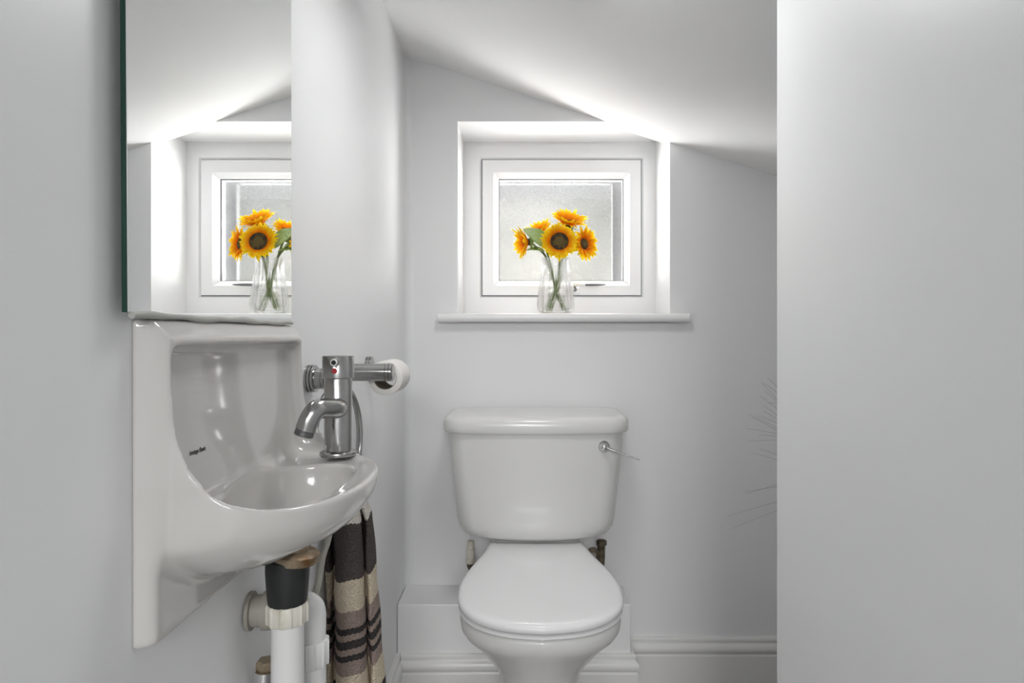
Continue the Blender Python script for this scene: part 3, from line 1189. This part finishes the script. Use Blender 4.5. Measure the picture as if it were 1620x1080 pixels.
area2 = sum(full[i].x * full[(i + 1) % len(full)].y - full[(i + 1) % len(full)].x * full[i].y for i in range(len(full)))
SGN = 1 if area2 > 0 else -1


def seat_ring(inset, h, h_rear=None):
    po = offset_poly(full, -SGN * inset)
    out = []
    for p in po:
        k = max(0, min(1, (p.y - 1.139) / (1.525 - 1.139)))
        hh = h if h_rear is None else h + (h_rear - h) * k
        out.append(Vector((TCX + p.x, p.y, EYE - hh)))
    return out


def shrink(ring, k):
    c_ = Vector((TCX, 1.34, 0))
    return [Vector((c_.x + (p.x - c_.x) * k, c_.y + (p.y - c_.y) * k, p.z)) for p in ring]


g = G()
g.rings([seat_ring(0.010, 0.5415, 0.520), seat_ring(0.002, 0.5410, 0.5195), seat_ring(0.0, 0.5385, 0.5175), seat_ring(0.0, 0.533, 0.515), seat_ring(0.0015, 0.5295, 0.5115),
         seat_ring(0.005, 0.5270, 0.509), seat_ring(0.010, 0.5257, 0.5075), shrink(seat_ring(0.010, 0.5247, 0.5068), 0.95), shrink(seat_ring(0.010, 0.5243, 0.5066), 0.75), shrink(seat_ring(0.010, 0.5240, 0.5070), 0.4)])
g.build('toilet_lid', M['seat'], toilet, 60)
g = G()
g.rings([shrink(seat_ring(0.008, 0.5455, 0.525), 0.6), seat_ring(0.008, 0.5455, 0.525), seat_ring(0.003, 0.5470, 0.527), seat_ring(0.0015, 0.5500, 0.530), seat_ring(0.004, 0.5530, 0.534), seat_ring(0.010, 0.5550, 0.536), shrink(seat_ring(0.010, 0.5550, 0.536), 0.6)])
g.build('toilet_seat', M['seat'], toilet, 60)


# bowl and pedestal
def pan_ring(s, ins, yc_, h, sq=0.0):
    po = offset_poly(full, -SGN * ins)
    out = []
    for p in po:
        x = p.x * s
        y = yc_ + (p.y - 1.33) * (s + (1 - s) * sq)
        out.append(Vector((TCX + x, y, EYE - h)))
    return out


g = G()
g.rings([shrink(pan_ring(1, 0.01, 1.33, 0.556), 0.7), pan_ring(1, 0.010, 1.33, 0.556), pan_ring(1, 0.006, 1.331, 0.559), pan_ring(1.0, 0.0045, 1.332, 0.568), pan_ring(1.0, 0.006, 1.333, 0.580),
         pan_ring(0.965, 0.008, 1.338, 0.595, .3), pan_ring(0.88, 0.010, 1.350, 0.615, .4), pan_ring(0.78, 0.010, 1.366, 0.640, .5), pan_ring(0.67, 0.010, 1.384, 0.670, .5),
         pan_ring(0.56, 0.008, 1.400, 0.705, .5), pan_ring(0.50, 0.005, 1.410, 0.75, .5), pan_ring(0.50, 0.0, 1.415, 0.82, .55), pan_ring(0.56, 0.0, 1.412, 0.90, .6), pan_ring(0.62, 0.0, 1.410, 0.955, .6), pan_ring(0.63, 0.0, 1.410, 0.960, .6)])
g.build('toilet_pan', M['china2'], toilet, 60)
# rear deck of the pan, carrying the cistern
g = G()
dk = lambda hw, yf, yb, h: cist_ring(hw, yb, yf, 0.02, 0.0, EYE - h)
g.rings([dk(0.085, 1.50, 1.600, 0.70), dk(0.10, 1.48, 1.604, 0.62), dk(0.118, 1.45, 1.606, 0.575), dk(0.120, 1.45, 1.640, 0.560), dk(0.118, 1.45, 1.66, 0.543), dk(0.105, 1.56, 1.66, 0.510), dk(0.10, 1.57, 1.66, 0.5035)])
g.build('pan_deck', M['china2'], toilet, 60)
for s_ in (-1, 1):
    G().lathe([(0.011, 0), (0.011, 0.022), (0.009, 0.024)], (TCX + s_ * 0.075, 1.505, EYE - 0.5385), seg=24).build('seat_hinge', M['seat'], toilet)

# overflow / supply pipes under the cistern
pl = root('cistern_overflow_pipe', 'short white plastic pipe with a dirty end under the left of the cistern', 'pipe', (-0.125, 1.655, 0.36))
bp_ = P(744.5, 880, 1.655)
G().lathe([(0.0125, 0), (0.0125, 0.012), (0.0110, 0.0125), (0.0110, 0.036), (0.0085, 0.037), (0.0085, 0.058)], (bp_.x, bp_.y, zpx(890, 1.655)), (0.0, 0, 1), 28).build('pipe_body', M['pipe_old'], pl, 40)
G().lathe([(0.006, 0), (0.0105, 0.012), (0.0120, 0.020)], (bp_.x + 0.001, bp_.y, zpx(902, 1.655)), (0.0, 0, 1), 24).build('dirty_end', M['brass'], pl, 40)
G().tube([(bp_.x + 0.002, bp_.y, zpx(902, 1.655)), (bp_.x + 0.003, bp_.y + 0.004, BZT + 0.001)], 0.006, 14).build('tail', M['pipe'], pl, 40)
pr_ = root('cistern_inlet_pipe', 'tarnished brass inlet pipe and nut under the right of the cistern', 'pipe', (0.215, 1.64, 0.34))
q = P(951, 880, 1.64)
G().lathe([(0.0135, 0), (0.0135, 0.012)], (q.x + 0.001, q.y, zpx(862, 1.64)), (0, 0, 1), 6).build('nut', M['brass'], pr_, 20)
G().tube([(q.x, q.y, zpx(857, 1.64)), (q.x, q.y, zpx(880, 1.64)), (q.x - 0.001, q.y, zpx(900, 1.64)), (q.x - 0.001, q.y + 0.004, BZT + 0.001)], [0.0105, 0.0100, 0.0085, 0.008], 20).build('pipe_body', M['brass'], pr_, 50)
cb = P(938, 876, 1.60)
cbt = root('cistern_fixing_bolt', 'rusty round washer and bolt below the cistern beside the brass pipe', 'bolt', (cb.x, cb.y, cb.z - 0.02))
G().lathe([(0.016, 0), (0.016, 0.004), (0.012, 0.006)], (cb.x, cb.y + 0.004, cb.z), (0, -1, 0), 28).build('washer', M['brass'], cbt, 40)
G().lathe([(0.0085, 0.003), (0.0085, 0.010), (0.006, 0.013), (0, 0.0135)], (cb.x, cb.y + 0.004, cb.z - 0.003), (0, -1, 0), 24).build('bolt_head', M['pipe_grey'], cbt, 40)

# ================================================================== VASE AND SUNFLOWERS
VX, VY = 0.1045, 1.772
vz = lambda py: EYE - (py - 530) * VY / F
vase = root('glass_vase', 'clear ribbed glass vase on the window sill holding sunflowers', 'vase', (VX, VY, SILL))
H = vz(409) - SILL
prof_o = [(0.040, 0.0), (0.046, 0.003), (0.0505, 0.012), (0.0530, 0.028), (0.0500, 0.055), (0.0455, 0.085), (0.0415, 0.112), (0.0392, 0.130), (0.0392, 0.142), (0.0415, H)]
seg = 144


def ribs(r, h, z_, k):
    ring = []
    for j in range(seg):
        a = 2 * PI * j / seg
        w = 0.5 + 0.5 * math.cos(a * 18)
        ring.append(Vector((VX + (r - k * w) * math.cos(a), VY + (r - k * w) * math.sin(a), z_)))
    return ring


g = G()
rsv = []
po = catmull([(a, b, 0) for a, b in prof_o], 4)
for p in po:
    k = 0.0018 * max(0, min(1, p.y / 0.02)) * max(0, min(1, (0.135 - p.y) / 0.02))
    rsv.append(ribs(p.x, 0, SILL + 0.0003 + p.y, k))
for p in reversed(po[4:]):
    rsv.append(ribs(p.x - 0.0032, 0, SILL + 0.0003 + max(p.y, 0.008), 0.0))
g.rings(rsv)
g.build('vase_body', M['glass'], vase, 60)


def sunflower(name, label, head, normal, r_out, r_disc, stem_pts, cup=0.15, seed=1, npet=24, leafs=()):
    rnd = random.Random(seed)
    head = Vector(head)
    base = Vector(stem_pts[-1])
    rt = root(name, label, 'flower', base, 'sunflowers in the vase')
    nrm = Vector(normal).normalized()
    q_ = nrm.to_track_quat('Z', 'Y')
    V_, F_, A_t = [], [], []
    for layer in range(3):
        n_ = npet
        for i in range(n_):
            a = 2 * PI * (i + 0.5 * layer + rnd.uniform(-.25, .25)) / n_
            L = (r_out - r_disc * 0.8) * rnd.uniform(0.80, 1.06) * (1 - 0.10 * layer)
            wdt = 0.0058 * rnd.uniform(0.85, 1.15) * (r_out / 0.05)
            lift = cup + rnd.uniform(-.16, .16) + 0.18 * layer
            droop = rnd.uniform(-0.25, 0.12)
            tw_ = rnd.uniform(-.4, .4)
            n0 = len(V_)
            K = 7
            for k in range(K):
                t_ = k / (K - 1)
                w = wdt * (math.sin(PI * min(1, (t_ * 0.86 + 0.14))) ** 0.7) * (1 if t_ < 1 else 0.05)
                rad_ = r_disc * 0.8 + L * t_
                z_ = math.sin(lift) * L * t_ + droop * L * t_ * t_ - 0.002 + 0.001 * layer
                for s in (-1, 0, 1):
                    th_ = tw_ * t_
                    lx = rad_
                    ly = s * w * math.cos(th_)
                    lz = z_ + s * w * math.sin(th_) + abs(s) * w * 0.35
                    x = lx * math.cos(a) - ly * math.sin(a)
                    y = lx * math.sin(a) + ly * math.cos(a)
                    V_.append(head + q_ @ Vector((x, y, lz)))
                    A_t.append(min(1, max(0, t_ + rnd.uniform(-.06, .06))))
            for k in range(K - 1):
                for s in (0, 1):
                    b_ = n0 + k * 3 + s
                    F_.append((b_, b_ + 1, b_ + 4, b_ + 3))
    mesh('petals', V_, F_, M['petal'], rt, 180, ('along', A_t))
    g_ = G().lathe([(r_disc * 1.05, -0.005), (r_disc * 1.05, 0.001), (r_disc * 0.95, 0.0045), (r_disc * 0.75, 0.0062), (r_disc * 0.55, 0.0052)], head, nrm, 40, (True, True))
    dd = g_.build('seed_disc', M['disc'], rt, 60)
    g_ = G().lathe([(r_disc * 0.56, 0.0050), (r_disc * 0.45, 0.0062), (r_disc * 0.25, 0.0058), (0, 0.0052)], head, nrm, 32, (False, False))
    g_.build('disc_centre', M['disc_mid'], dd, 60)
    # green cup behind
    g_ = G().lathe([(0.004, -0.020), (0.012, -0.013), (r_disc * 0.9, -0.007), (r_disc * 0.95, -0.004)], head, nrm, 24, (True, False))
    for i in range(10):
        a = 2 * PI * i / 10
        d0 = q_ @ Vector((math.cos(a), math.sin(a), 0))
        sdv = q_ @ Vector((-math.sin(a), math.cos(a), 0))
        b0 = head - nrm * 0.008 + d0 * r_disc * 0.8
        g_.add([b0 - sdv * 0.006, b0 + sdv * 0.006, b0 + d0 * 0.022 - nrm * 0.008], [(0, 1, 2)])
    g_.build('green_calyx', M['leaf'], rt, 60)
    sp_ = catmull([head - nrm * 0.012] + [Vector(p) for p in stem_pts], 8)
    G().tube(sp_, 0.0032, 12).build('stem', M['stem'], rt, 60)
    for (lb, ld, ln, lw, up) in leafs:
        lb = Vector(lb)
        ld = Vector(ld).normalized()
        up = Vector(up).normalized()
        sd = ld.cross(up).normalized()
        up2 = sd.cross(ld).normalized()
        v, f = [], []
        K = 12
        for k in range(K + 1):
            t_ = k / K
            w = lw * (math.sin(PI * t_ ** 0.75)) ** 0.8 + 0.0006
            c_ = lb + ld * ln * t_ + up2 * (0.10 * ln * math.sin(PI * t_))
            for s in (-1, -.5, 0, .5, 1):
                v.append(c_ + sd * s * w + up2 * (abs(s) * w * 0.30))
        for k in range(K):
            for s in range(4):
                b_ = k * 5 + s
                f.append((b_, b_ + 1, b_ + 6, b_ + 5))
        lo_ = mesh('leaf', v, f, M['leaf'], rt, 180)
        sm = lo_.modifiers.new('solid', 'SOLIDIFY')
        sm.thickness = 0.0008
    return rt


bz_ = SILL + 0.010
fp = lambda px, py, d: P(px, py, d)
sunflower('sunflower', 'open sunflower at the front of the vase with its dark centre facing the room', fp(885, 382, 1.715), (-0.03, -1, 0.22), 0.055, 0.0250,
          [(0.115, 1.752, vz(409)), (0.108, 1.770, vz(450)), (VX - 0.020, VY, bz_)], 0.10, 3, 28)
sunflower('sunflower', 'sunflower at the top of the bunch, tipped back behind the front flower', fp(899, 353, 1.785), (0.16, -0.48, 0.86), 0.056, 0.016,
          [(0.118, 1.790, vz(405)), (VX + 0.012, VY + 0.01, vz(450)), (VX - 0.012, VY + 0.018, bz_)], 0.50, 5, 26)
sunflower('sunflower', 'sunflower at the right of the bunch, turned away to the right', fp(923, 386, 1.765), (0.66, -0.70, 0.05), 0.052, 0.015,
          [(0.128, 1.775, vz(405)), (0.105, 1.778, vz(450)), (VX - 0.026, VY + 0.012, bz_)], 0.25, 8, 24)
sunflower('sunflower', 'small yellow sunflower at the upper left behind the green leaf', fp(854, 366, 1.778), (-0.35, -0.45, 0.9), 0.044, 0.012,
          [(0.085, 1.785, vz(405)), (VX - 0.002, VY + 0.01, vz(450)), (VX + 0.022, VY + 0.014, bz_)], 0.55, 11, 18)
sunflower('sunflower', 'sunflower at the far left of the bunch, drooping sideways to the left', fp(834, 383, 1.740), (-0.92, -0.34, -0.12), 0.048, 0.009,
          [(0.045, 1.752, vz(390)), (0.078, 1.762, vz(408)), (VX - 0.004, VY - 0.004, vz(450)), (VX + 0.028, VY - 0.006, bz_)], 0.75, 14, 18,
          leafs=[(fp(868, 392, 1.745), (-0.70, 0.0, 0.52), 0.088, 0.024, (0.35, -0.85, 0.35)), (fp(862, 398, 1.750), (-0.9, 0.1, 0.06), 0.055, 0.012, (0.1, -0.5, 0.8))])

# ================================================================== DRIED GRASS behind the partition
dgx, dgy = 0.78, 1.45
dgr = root('dried_grass_bunch', 'fine dried grass strands poking out from behind the right partition', 'dried grass', (dgx, dgy, 0))
G().lathe([(0.06, 0), (0.075, 0.01), (0.085, 0.12), (0.07, 0.26), (0.045, 0.34), (0.05, 0.36), (0.042, 0.355), (0.038, 0.32), (0.0, 0.30)], (dgx, dgy, 0), seg=40).build('floor_vase', M['china2'], dgr, 50)
ends = [(1204, 604, 1226, 618), (1206, 607, 1228, 630), (1202, 626, 1228, 645), (1206, 640, 1228, 656), (1184, 655, 1228, 676), (1190, 660, 1228, 680), (1180, 677, 1228, 686),
        (1196, 657, 1228, 668), (1214, 638, 1228, 638), (1184, 698, 1228, 696), (1202, 710, 1228, 719), (1190, 716, 1228, 727), (1180, 781, 1228, 767), (1176, 778, 1228, 770), (1152, 816, 1228, 794), (1158, 836, 1228, 808),
        (1214, 598, 1228, 610), (1210, 618, 1228, 634), (1208, 650, 1228, 662), (1200, 688, 1228, 690)]
g = G()
for i, (xa, ya, xb, yb) in enumerate(ends):
    d_ = 1.42 + 0.05 * math.sin(i * 2.3)
    a_ = P(xa, ya, d_)
    b_ = P(xb, yb, d_)
    c_ = b_ + (b_ - a_).normalized() * 0.05
    c_.z -= 0.01
    st = Vector((dgx + 0.01 * math.sin(i), dgy + 0.01 * math.cos(i), 0.33))
    md = Vector((dgx - 0.05, (d_ + dgy) / 2, c_.z - (0.03 if c_.z > 0.5 else 0)))
    pp = catmull([a_, b_, c_, md, st], 6)
    n_ = len(pp)
    g.tube(pp, [0.00020 + 0.0006 * k / n_ for k in range(n_)], 6)
gs = g.build('grass_strands', M['straw'], dgr, 60)
gs['kind'] = 'stuff'
